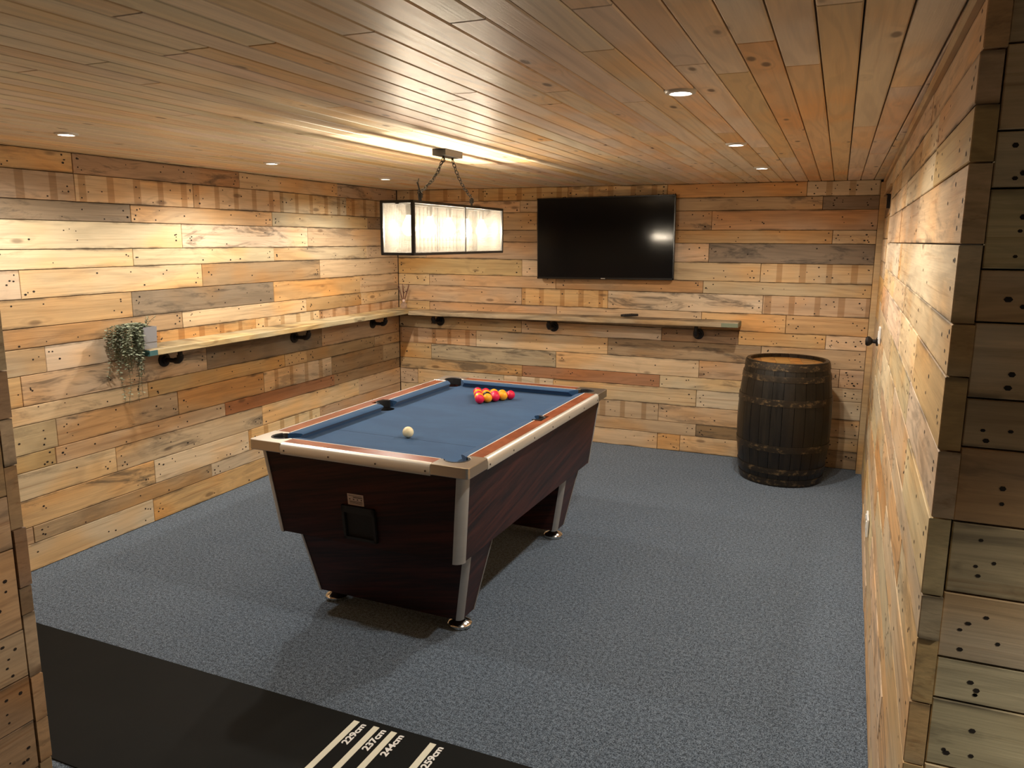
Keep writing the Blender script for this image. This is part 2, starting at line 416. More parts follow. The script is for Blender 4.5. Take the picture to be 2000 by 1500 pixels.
# ---- partition to the left of the opening
XJ, YP = -2.03, 1.36
wj = struct(MB().box(XL, XJ-.024, .9, YP-.038, -.05, ZC+.02).build('wall_front_left', M['backing']), 'pallet board partition end at the left edge', 'wall')
JZ = [2.06, 1.92, 1.78, 1.64, 1.476, 1.29, 1.16, 1.03, .85, .68, .60, .41, .27, .14, 0]
sp = [(XL+.002, XJ+random.uniform(-.005, .003), JZ[i+1], JZ[i], random.choice('BGDB')) for i in range(14)]
clad(wj, 0, lambda a, z: (a, YP, z), sp, None, t=.036)
JZ2 = [2.06, 1.9, 1.7, 1.56, 1.4, 1.26, 1.10, .95, .80, .56, .42, .28, .13, 0]
nj = Nails()
sp = [(.90, YP-.038, JZ2[i+1], JZ2[i], random.choice('BGBT')) for i in range(13)]
clad(wj, -math.pi/2, lambda a, z: (XJ-.002, a, z), sp, nj, t=.021)
sp = [(XL+.002, XJ-.026, JZ2[i+1], JZ2[i], random.choice('PTGP')) for i in range(13)]
clad(wj, math.pi, lambda a, z: (a, .90-.022, z), sp, nj)
finish_nails(nj, wj)

# ---- plain walls of the room the photographer stands in
for nm, bx in (('wall_rear', (XL-.1, 1.9, -1.95, -1.85)), ('wall_near_right', (1.9, 2.0, -1.95, 1.72)), ('wall_near_left', (XL-.14, XL, -1.95, 1.0))):
    struct(MB().box(*bx, -.05, ZC+.02).build(nm, M['plaster']), {'wall_rear': 'plain plaster wall behind the viewer', 'wall_near_right': 'plain plaster wall to the right of the viewer', 'wall_near_left': 'plain plaster wall to the left of the viewer'}[nm], 'wall')

# ---- ceiling
ceil = struct(MB().box(XL-.14, 2.0, -1.95, YB+.14, ZC+.016, ZC+.08).build('ceiling', M['backing']), 'tongue and groove pine board ceiling', 'ceiling')
DL = [(-2.965, 2.34), (-2.985, 3.625), (-2.985, 4.82), (-.455, 2.325), (-.457, 3.625), (-.455, 4.81)]
fixed = {-1: [1.6], -2: [2.1], -3: [1.83], -4: [2.13, 4.3]}
k = 2
x1 = .007 + .084*3
random.seed(21)
while x1 > XL:
    x0 = x1-.084; xa = max(x0, XL+.002)
    j0 = 1.456 if (k % 3 == 0) else random.uniform(1.0, 5.5)
    js = sorted(set([round(j0-1.8*q, 3) for q in range(-2, 3)]))
    for kk, v in fixed.items():
        if abs((x0+x1)/2 - (.049+kk*.084)) < .03: js = v
    ed = [-1.85]+[j for j in js if -1.4 < j < YB-.35]+[YB]
    for q in range(len(ed)-1):
        base = random.choice(((.72, .60, .45), (.76, .63, .475), (.70, .58, .43), (.74, .61, .46)))
        if abs((x0+x1)/2-(-.203)) < .09 and ed[q] > 1.0 and ed[q] < 2.5: base = (.66, .46, .24)
        if random.random() < .08: base = (.66, .48, .27)
        l = ed[q+1]-ed[q]-.0015; wd = x1-xa-.0035
        v, f = chamfer_box(l, wd, .016, .003)
        o = obj('ceiling_board', v, f, M['pine'], ceil, ((xa+x1)/2, (ed[q]+ed[q+1])/2, ZC))
        # local out axis (+y) points down, local x runs along the room
        o.rotation_euler = Matrix(((0, 0, 1), (1, 0, 0), (0, -1, 0))).transposed().to_euler() if False else Matrix(((0, 0, -1), (1, 0, 0), (0, -1, 0))).to_euler()
        o.color = jit(base, .06)+(random.choice((0, 0, .1)),)
    x1 = x0; k -= 1
struct(MB().box(.26, 1.9, -1.85, YN+.02, ZC, ZC+.016).build('ceiling_near', M['plaster']), 'plain ceiling strip over the viewer', 'ceiling')

# ------------------------------------------------------------------ downlights
def emit(name, col, strength):
    t = NT(name); t.set(Base_Color=(.8, .8, .8, 1), Emission_Color=tuple(col)+(1,), Emission_Strength=strength); return t.mat
M['lens'] = emit('downlight_lens', (1.0, .93, .84), 9.0)
M['bezel'] = plain('white_bezel', (.62, .58, .52), .4)
dl_lab = ['white recessed ceiling downlight nearest the left edge of the picture', 'white recessed ceiling downlight above the left shelf, middle of the left row',
          'white recessed ceiling downlight nearest the far left corner', 'largest white recessed ceiling downlight, nearest of the right row',
          'white recessed ceiling downlight, middle of the right row', 'white recessed ceiling downlight of the right row nearest the back wall']
for (x, y), lab in zip(DL, dl_lab):
    t = tag(empty('ceiling_downlight', (x, y, ZC)), lab, 'ceiling light', 'recessed ceiling downlights')
    MB().lathe([(.030, -.002), (.032, -.008), (.042, -.006), (.046, 0.0), (.046, .004), (.030, .004), (.030, -.002)], 32).build('bezel', M['bezel'], t, smooth=True)
    MB().lathe([(0.0, -.0035), (.030, -.0035), (.030, .002), (0.0, .002)], 32).build('lens', M['lens'], t)
    ld = bpy.data.lights.new('downlight', 'SPOT'); ld.energy = DOWN_W; ld.color = DOWN_COL; ld.spot_size = R(165); ld.spot_blend = .55; ld.shadow_soft_size = .03
    lo = bpy.data.objects.new('lamp_light', ld); lo.location = (0, 0, -.045); link(lo, t)
# unseen fill lamp, added in the near room to brighten the right partition
t = tag(empty('added_fill_lamp', (1.25, 1.08, ZC)), 'unseen fill lamp added in the near room to light the right partition', 'ceiling light')
MB().lathe([(.030, -.002), (.032, -.008), (.042, -.006), (.046, 0.0), (.046, .004), (.030, .004), (.030, -.002)], 32).build('bezel', M['bezel'], t, smooth=True)
MB().lathe([(0.0, -.0035), (.030, -.0035), (.030, .002), (0.0, .002)], 32).build('lens', M['lens'], t)
ld = bpy.data.lights.new('fill_lamp', 'SPOT'); ld.energy = FILL_W; ld.color = (1, .97, .82); ld.spot_size = R(112); ld.spot_blend = .8; ld.shadow_soft_size = .03
lo = bpy.data.objects.new('lamp_light', ld); lo.location = (0, 0, -.045); link(lo, t)

# ------------------------------------------------------------------ pendant
PX0, PX1, PY0, PY1, PZ0, PZ1 = -1.848, -1.695, 2.95, 3.90, 1.578, 1.800
pend = tag(empty('pendant_light', ((PX0+PX1)/2, (PY0+PY1)/2, ZC)), 'long black framed wire mesh pendant light over the pool table', 'pendant light')
pc = pend.location
hx, hy, zb, zt = (PX1-PX0)/2, (PY1-PY0)/2, PZ0-ZC, PZ1-ZC
b = .006
fr = MB()
for sx in (-1, 1):
    for z in (zb, zt): fr.box(sx*hx-b, sx*hx+b, -hy-b, hy+b, z-b, z+b)
    for sy in (-1, 1): fr.box(sx*hx-b*1.1, sx*hx+b*1.1, sy*hy-b*1.1, sy*hy+b*1.1, zb, zt)
    fr.box(sx*hx-.004, sx*hx+.004, .03-.003, .03+.003, zb, zt)
for sy in (-1, 1):
    for z in (zb, zt): fr.box(-hx, hx, sy*hy-b, sy*hy+b, z-b, z+b)
fr.build('frame', M['black_metal'], pend)
def mesh_mat():
    t = NT('fine_wire_mesh'); P = t.n('TexCoord').outputs['Object']
    pit = 2*math.pi/.0032
    s = t.n('SeparateXYZ', {0: P}); h = t.m('ADD', s.outputs[0], s.outputs[1])
    a = t.m('SINE', t.m('MULTIPLY', h, pit)); c_ = t.m('SINE', t.m('MULTIPLY', s.outputs[2], pit))
    f = t.m('MAXIMUM', t.ss(a, .60, .85), t.ss(c_, .60, .85))
    nt = t.t; out = nt.nodes['Material Output']
    tr_ = t.n('BsdfTransparent'); df = t.n('BsdfDiffuse', {'Color': (.17, .16, .145, 1)}); tl = t.n('BsdfTranslucent', {'Color': (.11, .104, .094, 1)})
    m1 = t.n('MixShader', {0: .45, 1: df.outputs[0], 2: tl.outputs[0]})
    m2 = t.n('MixShader', {0: f, 1: tr_.outputs[0], 2: m1.outputs[0]})
    nt.links.new(m2.outputs[0], out.inputs[0]); return t.mat
M['mesh'] = mesh_mat()
for sx in (-1, 1):
    for (a, c_) in ((-hy, .03), (.03, hy)):
        MB().box(sx*hx-.0006, sx*hx+.0006, a+.003, c_-.003, zb+.004, zt-.004).build('mesh_panel', M['mesh'], pend)
for sy in (-1, 1): MB().box(-hx+.004, hx-.004, sy*hy-.0006, sy*hy+.0006, zb+.004, zt-.004).build('mesh_panel', M['mesh'], pend)
MB().box(-hx+.004, hx-.004, -hy+.004, hy-.004, zb-.0006, zb+.0006).build('mesh_panel', M['mesh'], pend)
MB().box(-.009, .009, -hy, hy, zt-.010, zt+.002).build('lamp_bar', M['black_metal'], pend)
bt = NT('lit_bulb_glass')
ad = bt.n('AddShader', {0: bt.n('BsdfTransparent', {0: (.93, .93, .92, 1)}).outputs[0], 1: bt.n('Emission', {0: BULB_COL+(1,), 1: 4.0}).outputs[0]})
bt.t.links.new(ad.outputs[0], bt.t.nodes['Material Output'].inputs[0]); M['bulb'] = bt.mat
for yb in (3.045, 3.237, 3.43, 3.62, 3.808):
    yl = yb-pc.y
    sk = MB().lathe([(0, 0), (.0135, 0), (.0135, -.040), (.011, -.046), (0, -.046)], 16, (0, yl, zt-.008)).build('bulb_socket', M['black_metal'], pend, smooth=True)
    MB().lathe([(.010, -.044), (.013, -.056), (.024, -.078), (.031, -.098), (.031, -.112), (.022, -.128), (.009, -.135), (0, -.136)], 20, (0, yl, zt-.008)).build('bulb', M['bulb'], pend, smooth=True)
    ld = bpy.data.lights.new('bulb_light', 'POINT'); ld.energy = BULB_W; ld.color = BULB_COL; ld.shadow_soft_size = .009
    lo = bpy.data.objects.new('bulb_light', ld); lo.location = (0, yl, zt-.116); link(lo, pend)
# canopy, hooks and chains
MB().box(-.035, .035, -.09, .09, -.030, -.001).build('canopy', M['black_metal'], pend)
def torus_link(mb, c, t, up, L=.026, W=.015, r=.0021):
    pts = []
    n = 14
    for k in range(n+1):
        a = 2*math.pi*k/n
        pts.append(c + t*(L/2*math.cos(a)) + up*(W/2*math.sin(a)))
    mb.tube(pts, r, 6, caps=False)
for sgn, y0, y1 in ((-1, -.045, -.272), (1, .050, .262)):
    MB().tube([(0, y0, -.030), (0, y0, -.040)], .006, 8).build('canopy_eye', M['black_metal'], pend)
    ch = MB(); A = Vector((0, y0, -.040)); B = Vector((0, y1, zt+.052)); n = 13
    d = (B-A); sag = []
    for k in range(n+1):
        u = k/n; p = A + d*u + Vector((0, sgn*.018*math.sin(math.pi*u)*-1, -.012*math.sin(math.pi*u))); sag.append(p)
    for k in range(n):
        c = (sag[k]+sag[k+1])/2; tt = (sag[k+1]-sag[k]).normalized()
        s = Vector((1, 0, 0)) if k % 2 else tt.cross(Vector((1, 0, 0)))
        torus_link(ch, c, tt, s)
    ch.build('chain', M['black_metal'], pend, smooth=True)
    MB().tube([(0, y1, zt), (0, y1, zt+.046), (.006, y1, zt+.052)], .006, 8).lathe([(0, -.012), (.011, -.010), (.011, .010), (0, .012)], 12, (0, y1, zt+.036)).build('hanger', M['black_metal'], pend, smooth=True)
    if sgn < 0:
        pts = [p + Vector((.010*math.sin(k*1.7), .010, .004)) for k, p in enumerate(sag)] + [Vector((0, y1-.02, zt+.06)), Vector((0, y1-.012, zt+.015))]
        MB().tube(pts, .0028, 6).build('power_cable', M['black_rubber'], pend, smooth=True)
        MB().tube([(0, y1-.004, zt+.05), (0, y1-.018, zt+.075), (0, y1-.030, zt+.095)], .0025, 6).tube([(0, y1, zt+.05), (0, y1-.02, zt+.09), (0, y1-.012, zt+.110)], .0025, 6).build('cable_tie', M['black_rubber'], pend)

# ------------------------------------------------------------------ pool table
TX, TY, TR = -1.712, 3.360, -R(1.3)
HW, HL, ZT = .523, .868, .805
BED = .767
tab = tag(empty('pool_table', (TX, TY, 0), TR), 'mahogany pool table with blue cloth and silver corner trims', 'pool table')
def oct_ring(hw, hl, ch, z, cy=0.0, cx=0.0):
    return [(cx-hw+ch, cy-hl, z), (cx+hw-ch, cy-hl, z), (cx+hw, cy-hl+ch, z), (cx+hw, cy+hl-ch, z), (cx+hw-ch, cy+hl, z), (cx-hw+ch, cy+hl, z), (cx-hw, cy+hl-ch, z), (cx-hw, cy-hl+ch, z)]
CT, CB, CH = (.494, .840), (.452, .800), .030
cab = MB().rings([oct_ring(CB[0], CB[1], CH, .388), oct_ring(CT[0], CT[1], CH, .764), oct_ring(CT[0]-.03, CT[1]-.03, CH, .764), oct_ring(CT[0]-.03, CT[1]-.03, CH, .712)])
cabo = cab.build('cabinet', M['mahogany_x'], tab)
cabo.data.materials.append(M['mahogany_y'])
for p in cabo.data.polygons:
    if abs(p.normal.x) > .6: p.material_index = 1
def quarter(cx, cy, sx, sy, wv, e, z, n=7):
    ox, oy = cx-sx*wv, cy-sy*wv; r = wv+e
    pts = [(ox+sx*r*math.cos(a), oy+sy*r*math.sin(a), z) for a in [math.pi/2*k/(n-1) for k in range(n)]]
    pts.append((ox-.0*sx, oy-.0*sy, z)); return pts
for sx in (-1, 1):
    for sy in (-1, 1):
        MB().rings([quarter(sx*CB[0], sy*CB[1], sx, sy, .036, .003, .384), quarter(sx*CT[0], sy*CT[1], sx, sy, .036, .003, .762)]).build('corner_trim', M['alu_dull'], tab, smooth=True)
for cy, s in ((-.578, -1), (.545, 1)):
    top, bot = (.436, .125), (.370, .070)
    ped = MB().rings([oct_ring(bot[0], bot[1], .02, .062, cy), oct_ring(top[0], top[1], .02, .392, cy)]).build('pedestal', M['mahogany_x'], tab)
    ped.data.materials.append(M['mahogany_y'])
    for p in ped.data.polygons:
        if abs(p.normal.x) > .6: p.material_index = 1
    for sx in (-1, 1):
        for sy in (-1, 1):
            q = MB().rings([quarter(sx*bot[0], cy+sy*bot[1], sx, sy, .023, .003, .060), quarter(sx*top[0], cy+sy*top[1], sx, sy, .023, .003, .391)])
            q.build('corner_trim', M['alu_dull'], ped, smooth=True)
        MB().lathe([(.0, 0), (.048, 0), (.053, .006), (.053, .016), (.046, .024), (.030, .030), (.020, .036), (.020, .070), (0, .070)], 32, (sx*.322+.006, cy, 0)).build('foot', M['chrome'], tab, smooth=True)
# bed with pocket cut-outs
PC, PR, MIDY = .101, .046, .025
def arc(cx, cy, r, a0, a1, n=10): return [(cx+r*math.cos(R(a0+(a1-a0)*k/n)), cy+r*math.sin(R(a0+(a1-a0)*k/n))) for k in range(n+1)]
ix, iy = HW-.084, HL-.084; kx, ky = HW-PC, HL-PC
dd = math.degrees(math.acos((ix-kx)/PR))
bed = arc(-kx, -ky, PR, 180-dd, -90+dd-.001+0, 12) if False else []
# outline counter-clockwise, concave bites at the six pockets
def bite(cx, cy, a0, a1): return arc(cx, cy, PR, a0, a1, 10)
bed += bite(-kx, -ky, 180-dd, -(90-dd))          # near left
bed += bite(kx, -ky, 180+90-dd, dd)              # near right
dm = math.degrees(math.acos((ix-kx)/PR))
bed += bite(kx, MIDY, -dm, -360+dm)               # right middle
bed += bite(kx, ky, -dm, -270+dm)                 # far right
bed += bite(-kx, ky, 90-dm, -180+dm)              # far left
bed += bite(-kx, MIDY, 180-dm, -180+dm)           # left middle
MB().extrude(bed, BED-.030, BED).build('bed_cloth', M['cloth'], tab, fix=True)
MB().box(-.385, .385, -.452, -.4495, BED, BED+.0005).build('baulk_line', plain('baulk_line_ink', (.022, .05, .10), .9), tab)
# pocket wells and rubber collars
for px_, py_ in ((-kx, -ky), (kx, -ky), (kx, MIDY), (kx, ky), (-kx, ky), (-kx, MIDY)):
    MB().lathe([(0, .716), (PR-.002, .716), (PR-.002, BED-.002), (PR+.001, BED-.002), (PR+.001, .714), (0, .714)], 24, (px_, py_, 0)).build('pocket_well', M['black_rubber'], tab, smooth=True)
def collar(cx, cy, a0, a1):
    r0, r1 = PR-.003, PR+.006; n = 16; rs = []
    for k in range(n+1):
        a = R(a0+(a1-a0)*k/n); c_, s_ = math.cos(a), math.sin(a)
        rs.append([(cx+r0*c_, cy+r0*s_, BED), (cx+r0*c_, cy+r0*s_, ZT-.001), (cx+(r0+r1)/2*c_, cy+(r0+r1)/2*s_, ZT+.003), (cx+r1*c_, cy+r1*s_, ZT+.0015), (cx+r1*c_, cy+r1*s_, BED)])
    MB().rings(rs).build('pocket_collar', M['black_rubber'], tab, smooth=True)
collar(-kx, -ky, 135, 315); collar(kx, -ky, 225, 405); collar(kx, ky, -45, 135); collar(-kx, ky, 45, 225)
collar(kx, MIDY, -85, 85); collar(-kx, MIDY, 95, 265)
# corner caps
CA = .165
for sx in (-1, 1):
    for sy in (-1, 1):
        u = PC-.0
        aw = .084; q = math.sqrt(PR**2-(PC-aw)**2)+.002
        rr = PR+.0055
        a_st = math.degrees(math.atan2(aw-PC, math.sqrt(rr**2-(PC-aw)**2)))
        poly = [(.012, 0), (CA, 0), (CA, aw)]
        a0_, a1_ = a_st, -270-0-a_st
        poly += [(PC+rr*math.cos(R(a)), PC+rr*math.sin(R(a))) for a in [a0_+(a1_-a0_)*k/16 for k in range(17)]]
        poly += [(aw, CA), (0, CA), (0, .012), (.0035, .0035)]
        pts = [(sx*(HW-p[0]), sy*(HL-p[1])) for p in poly]
        cap = MB().extrude(pts, .762, ZT+.001).build('corner_cap', M['cap'], tab); bevel(cap, .003, 2)
# rails: wood, inlay, aluminium edge, cushion
def rail(name_ax, x_or_y, a, c_, side):
    """side: outward sign; runs from a to c_ along the other axis"""
    def B(w0, w1, z0, z1):
        mb = MB(); e0, e1 = side*(x_or_y-w0), side*(x_or_y-w1); lo_, hi_ = min(e0, e1), max(e0, e1)
        return mb.box(lo_, hi_, a, c_, z0, z1) if name_ax == 'y' else mb.box(a, c_, lo_, hi_, z0, z1)
    r = B(.017, .081, .762, ZT).build('rail', M['rail_'+name_ax], tab)
    B(.081, .085, .766, ZT+.0005).build('inlay', M['inlay'], r)
    return r
def edge_trim(ax, lim, a, c_, side, ns):
    prof = [(.018, .758), (.001, .758), (-.001, .763), (-.001, .790), (.003, .800), (.010, ZT+.001), (.018, ZT+.0015)]
    rs = []
    for s in (a, c_):
        rs.append([(side*(lim-p[0]), s, p[1]) if ax == 'y' else (s, side*(lim-p[0]), p[1]) for p in prof])
    tr_ = MB().rings(rs).build('edge_trim', M['alu'], tab, smooth=True)
    for k in range(ns):
        s = a+.02+(c_-a-.04)*k/(ns-1)
        o_ = (side*(lim+.0012), s, .775) if ax == 'y' else (s, side*(lim+.0012), .775)
        MB().lathe([(0, -.001), (.0042, -.001), (.0042, .001), (0, .001)], 8, o_, 'x' if ax == 'y' else 'y').build('screw', M['steel'], tr_)
g = .053
for sx in (-1, 1):
    rail('y', HW, -HL+CA, MIDY-g, sx); rail('y', HW, MIDY+g, HL-CA, sx)
    e0, e1 = sorted((sx*(HW-.017), sx*(HW-.0475)))
    MB().box(e0, e1, MIDY-g, MIDY+g, .762, ZT).build('rail_bridge', M['rail_y'], tab)
    edge_trim('y', HW, -HL+CA, HL-CA, sx, 7)
for sy in (-1, 1):
    rail('x', HL, -HW+CA, HW-CA, sy); edge_trim('x', HL, -HW+CA, HW-CA, sy, 4)
def cushion(ax, lim, a, c_, side, cut0, cut1):
    prof = [(.085, .804), (.110, .803), (.126, .799), (.131, .794), (.124, .786), (.112, .776), (.110, BED+.0005), (.085, BED+.0005)]
    rs = []
    for s, cut, d in ((a, cut0, 1), (c_, cut1, -1)):
        ring = []
        for (w_, z) in prof:
            t_ = s + d*cut*(w_-.085)/.046
            ring.append((side*(lim-w_), t_, z) if ax == 'y' else (t_, side*(lim-w_), z))
        rs.append(ring)
    o = MB().rings(rs).build('cushion', M['cloth'], tab, smooth=True); return o
for sx in (-1, 1):
    cushion('y', HW, -HL+.146, MIDY-.052, sx, .045, .012); cushion('y', HW, MIDY+.052, HL-.146, sx, .012, .045)
for sy in (-1, 1): cushion('x', HL, -HW+.146, HW-.146, sy, .045, .045)
# front ball return and maker plate (front panel leans)
def on_front(x, z, out):
    u = (z-.388)/(.764-.388); yy = -(CB[1]+(CT[1]-CB[1])*u); return (x, yy-out, z)
def front_plate(name, x0, x1, z0, z1, d0, d1, mat, par):
    vs_ = [on_front(x, z, d) for d in (d0, d1) for (x, z) in ((x0, z0), (x1, z0), (x1, z1), (x0, z1))]
    return obj(name, vs_, [(0, 1, 2, 3), (7, 6, 5, 4), (0, 4, 5, 1), (1, 5, 6, 2), (2, 6, 7, 3), (3, 7, 4, 0)], mat, par)
br = MB()
x0, x1, z0, z1 = -.088, .072, .415, .565
br_root = front_plate('ball_return', x0, x1, z0, z1, -.002, .0015, M['black_void'], tab)
for (a, b2, c2, d2) in ((x0, x0+.012, z0, z1), (x1-.012, x1, z0, z1), (x0, x1, z1-.03, z1), (x0, x1, z0, z0+.012)):
    front_plate('surround', a, b2, c2, d2, .0015, .012, M['black_rubber'], br_root)
plm = plain('printed_foil', (.55, .45, .40), .4); dkm = plain('printed_ink', (.03, .02, .02), .5)
pl = front_plate('maker_plate', -.058, .020, .569, .618, -.001, .0015, plm, tab)
for (a, b2, c2, d2) in ((-.052, .014, .609, .611), (-.030, .016, .602, .6055), (-.050, .014, .585, .587), (-.050, .014, .580, .582), (-.048, .012, .575, .5765)):
    front_plate('print', a, b2, c2, d2, .0016, .0019, dkm, pl)
for k in range(4): front_plate('print', -.050+k*.019, -.044+k*.019, .592, .597, .0016, .0019, dkm, pl)

# ------------------------------------------------------------------ balls
BR_ = .0254
Mt = Matrix.Translation((TX, TY, 0)) @ Matrix.Rotation(TR, 4, 'Z')
def ball_mat(n, c):
    t = NT(n); P = t.n('TexCoord').outputs['Object']; t.set(Base_Color=tuple(c)+(1,), Roughness=t.m('MULTIPLY_ADD', t.noise(P, 40, 2), .06, .10), Coat_Weight=.3); return t.mat
BM = dict(R=ball_mat('red_ball', (.70, .010, .060)), Y=ball_mat('yellow_ball', (.88, .38, .015)), B=ball_mat('black_ball', (.008, .008, .009)), W=ball_mat('cream_ball', (.82, .72, .46)))
def ball(name, code, p, label, group=None):
    bm = bmesh.new(); bmesh.ops.create_uvsphere(bm, u_segments=32, v_segments=20, radius=BR_)
    me = bpy.data.meshes.new(name); bm.to_mesh(me); bm.free(); me.shade_smooth(); me.materials.append(BM[code])
    o = bpy.data.objects.new(name, me); o.location = p; link(o); tag(o, label, 'ball', group)
ball('cue_ball', 'W', (-1.722, 2.920, BED+BR_+.0008), 'cream white cue ball alone on the near half of the blue cloth')
cols = ['RYRYR', 'YBYR', 'RRY', 'YY', 'R']
nmc = dict(R='red', Y='yellow', B='black'); d = 2*BR_+.0004
ordn = ['front tip', 'second', 'third', 'fourth', 'back']
apex = Vector((-1.741, 3.715))
for k, colm in enumerate(cols):
    for j, code in enumerate(colm):
        row = k+j; p = apex + d*(k*Vector((math.cos(R(58.4)), math.sin(R(58.4)))) + j*Vector((math.cos(R(118.4)), math.sin(R(118.4)))))
        pos = row-j if False else k            # place in row counted from the left
        where = 'at the front tip of the rack' if row == 0 else '%s row of the rack, %s from the left' % (ordn[row], ['first', 'second', 'third', 'fourth', 'fifth'][pos])
        ball('pool_ball', code, (p.x, p.y, BED+BR_+.0008), '%s pool ball, %s' % (nmc[code], where), 'racked pool balls')

# ------------------------------------------------------------------ television
tv = tag(empty('television', (-1.710, YB-.052, 1.658)), 'black flat screen television mounted on the plank back wall', 'television')
tv.rotation_euler = (0, -R(.75), 0)
tw, th = .552, .317
bevel(MB().box(-tw, tw, -.010, .022, -th, th).build('casing', plain('tv_casing', (.010, .010, .011), .35), tab and tv), .003)
bz = MB()
for bx in ((-tw, -tw+.008, -th, th), (tw-.008, tw, -th, th), (-tw, tw, th-.008, th), (-tw, tw, -th, -th+.014)): bz.box(bx[0], bx[1], -.0125, -.010, bx[2], bx[3])
bz.build('bezel', plain('tv_bezel', (.02, .02, .021), .22, .6), tv)
sm = NT('tv_screen_glass'); sm.set(Base_Color=(.006, .006, .007, 1), Roughness=.10, Specular_IOR_Level=.12)
MB().box(-tw+.008, tw-.008, -.0115, -.010, -th+.014, th-.008).build('screen', sm.mat, tv)
MB().box(-.018, .018, -.0135, -.0124, -th+.004, -th+.009).build('logo', metal('tv_logo_silver', (.7, .7, .7), .3), tv)
MB().box(-.20, .20, .020, .050, -.16, .16).build('wall_mount', M['black_metal'], tv)

# ------------------------------------------------------------------ shelves
def plank_shelf(name, l, dep, th_, wob, mat):
    """local x along, y 0 (wall) .. -dep (front), rough front edge"""
    n = 70; rs = []; ph = random.uniform(0, 9)
    for k in range(n+1):
        x = -l/2+l*k/n
        e1 = wob*(math.sin(k*.37+ph)+.6*math.sin(k*.91+ph*2)+.5*random.uniform(-1, 1))
        e2 = wob*(math.sin(k*.29+ph*3)+.7*random.uniform(-1, 1))
        zb_ = wob*.35*math.sin(k*.5+ph)
        rs.append([(x, 0, 0), (x, 0, th_), (x, -dep+.004+e1, th_), (x, -dep+e1, th_-.004), (x, -dep+e2, .004+zb_), (x, -dep+.006+e2, zb_)])
    return MB().rings(rs).build(name, mat)
random.seed(5)
sL = plank_shelf('wall_shelf', YB-3.05-.004, .205, .036, .0012, M['shelf'])
sL.location = (XL+.0035, (YB+3.05)/2, 1.010); sL.rotation_euler = (R(0), 0, math.pi/2); sL.color = (.52, .44, .27, .10)
tag(sL, 'long pale timber shelf along the left wall under the trailing plant', 'shelf')
M['teal'] = plain('faded_teal_paint', (.045, .13, .14), .6); M['green_paint'] = plain('faded_green_paint', (.17, .19, .12), .6)
MB().box(-1.4695, -1.4665, -.204, -.002, .002, .034).box(-1.4690, -1.415, -.2075, -.2045, .004, .032).build('paint_mark', M['teal'], sL)
sB = plank_shelf('wall_shelf', 3.388-.645, .200, .038, .0030, M['shelf'])
sB.location = ((-3.388-.645)/2, YB-.0035, 1.010); sB.rotation_euler = (0, -R(.45), 0); sB.color = (.38, .29, .18, .55)
tag(sB, 'rough edged timber shelf along the back wall below the television', 'shelf')
MB().box(1.372, 1.3735, -.196, -.004, .004, .034).box(1.255, 1.3715, -.2085, -.2040, .005, .033).build('paint_mark', M['green_paint'], sB)

def bracket(x, y, rz, label, zs):
    t = tag(empty('pipe_bracket', (x, y, .942), rz), label, 'bracket', 'iron pipe shelf brackets')
    # local -y points into the room
    MB().lathe([(0, 0), (.041, 0), (.041, -.008), (.024, -.011), (.022, -.026), (0, -.026)], 24, (0, -.001, 0), 'y').build('flange', M['iron'], t, smooth=True)
    MB().tube([(0, -.02, 0), (0, -.10, 0)], .0135, 14).build('pipe', M['iron'], t, smooth=True)
    MB().tube([(0, -.092, 0), (0, -.112, .002), (0, -.124, .010), (0, -.130, .022), (0, -.131, .036)], [.019, .019, .0185, .019, .019], 14).build('elbow', M['iron'], t, smooth=True)
    MB().tube([(0, -.131, .03), (0, -.131, zs-.942-.0005)], .0135, 14).build('riser', M['iron'], t, smooth=True)
    return t
for y, lab in ((3.335, 'black iron pipe bracket under the left shelf beside the trailing plant'), (4.52, 'black iron pipe bracket under the middle of the left shelf'), (5.55, 'black iron pipe bracket under the left shelf near the room corner')):
    bracket(XL, y, math.pi/2, lab, 1.008)
for x, lab, z in ((-3.185, 'black iron pipe bracket under the back shelf near the room corner', .999), (-2.13, 'black iron pipe bracket under the back shelf below the left part of the television', 1.0065), (-.955, 'black iron pipe bracket under the back shelf at its free right end', 1.015)):
    bracket(x, YB, 0, lab, z)

# ------------------------------------------------------------------ plant
plant = tag(empty('trailing_plant', (-3.480, 3.105, 1.0465)), 'trailing grey green eucalyptus plant in a square grey pot', 'plant')
po = MB().rings([[(-.042, -.042, 0), (.042, -.042, 0), (.042, .042, 0), (-.042, .042, 0)], [(-.046, -.046, .118), (.046, -.046, .118), (.046, .046, .118), (-.046, .046, .118)],
                 [(-.041, -.041, .118), (.041, -.041, .118), (.041, .041, .118), (-.041, .041, .118)], [(-.040, -.040, .100), (.040, -.040, .100), (.040, .040, .100), (-.040, .040, .100)]])
po.build('pot', plain('grey_stoneware', (.25, .25, .27), .6), plant)
MB().box(-.0455, .0455, -.0455, .0455, .036, .038).build('pot_groove', plain('grey_groove', (.22, .22, .23), .6), plant)
random.seed(11)
def leaf_mat(n, c):
    t = NT(n); oi = t.n('TexCoord').outputs['Object']; nz = t.noise(oi, 45, 2)
    t.set(Base_Color=t.mix(nz, tuple(k*.6 for k in c), tuple(min(1, k*1.3) for k in c)), Roughness=.6); return t.mat
lm = leaf_mat('eucalyptus_leaf', (.27, .31, .22)); stm = leaf_mat('plant_stem', (.10, .10, .06))
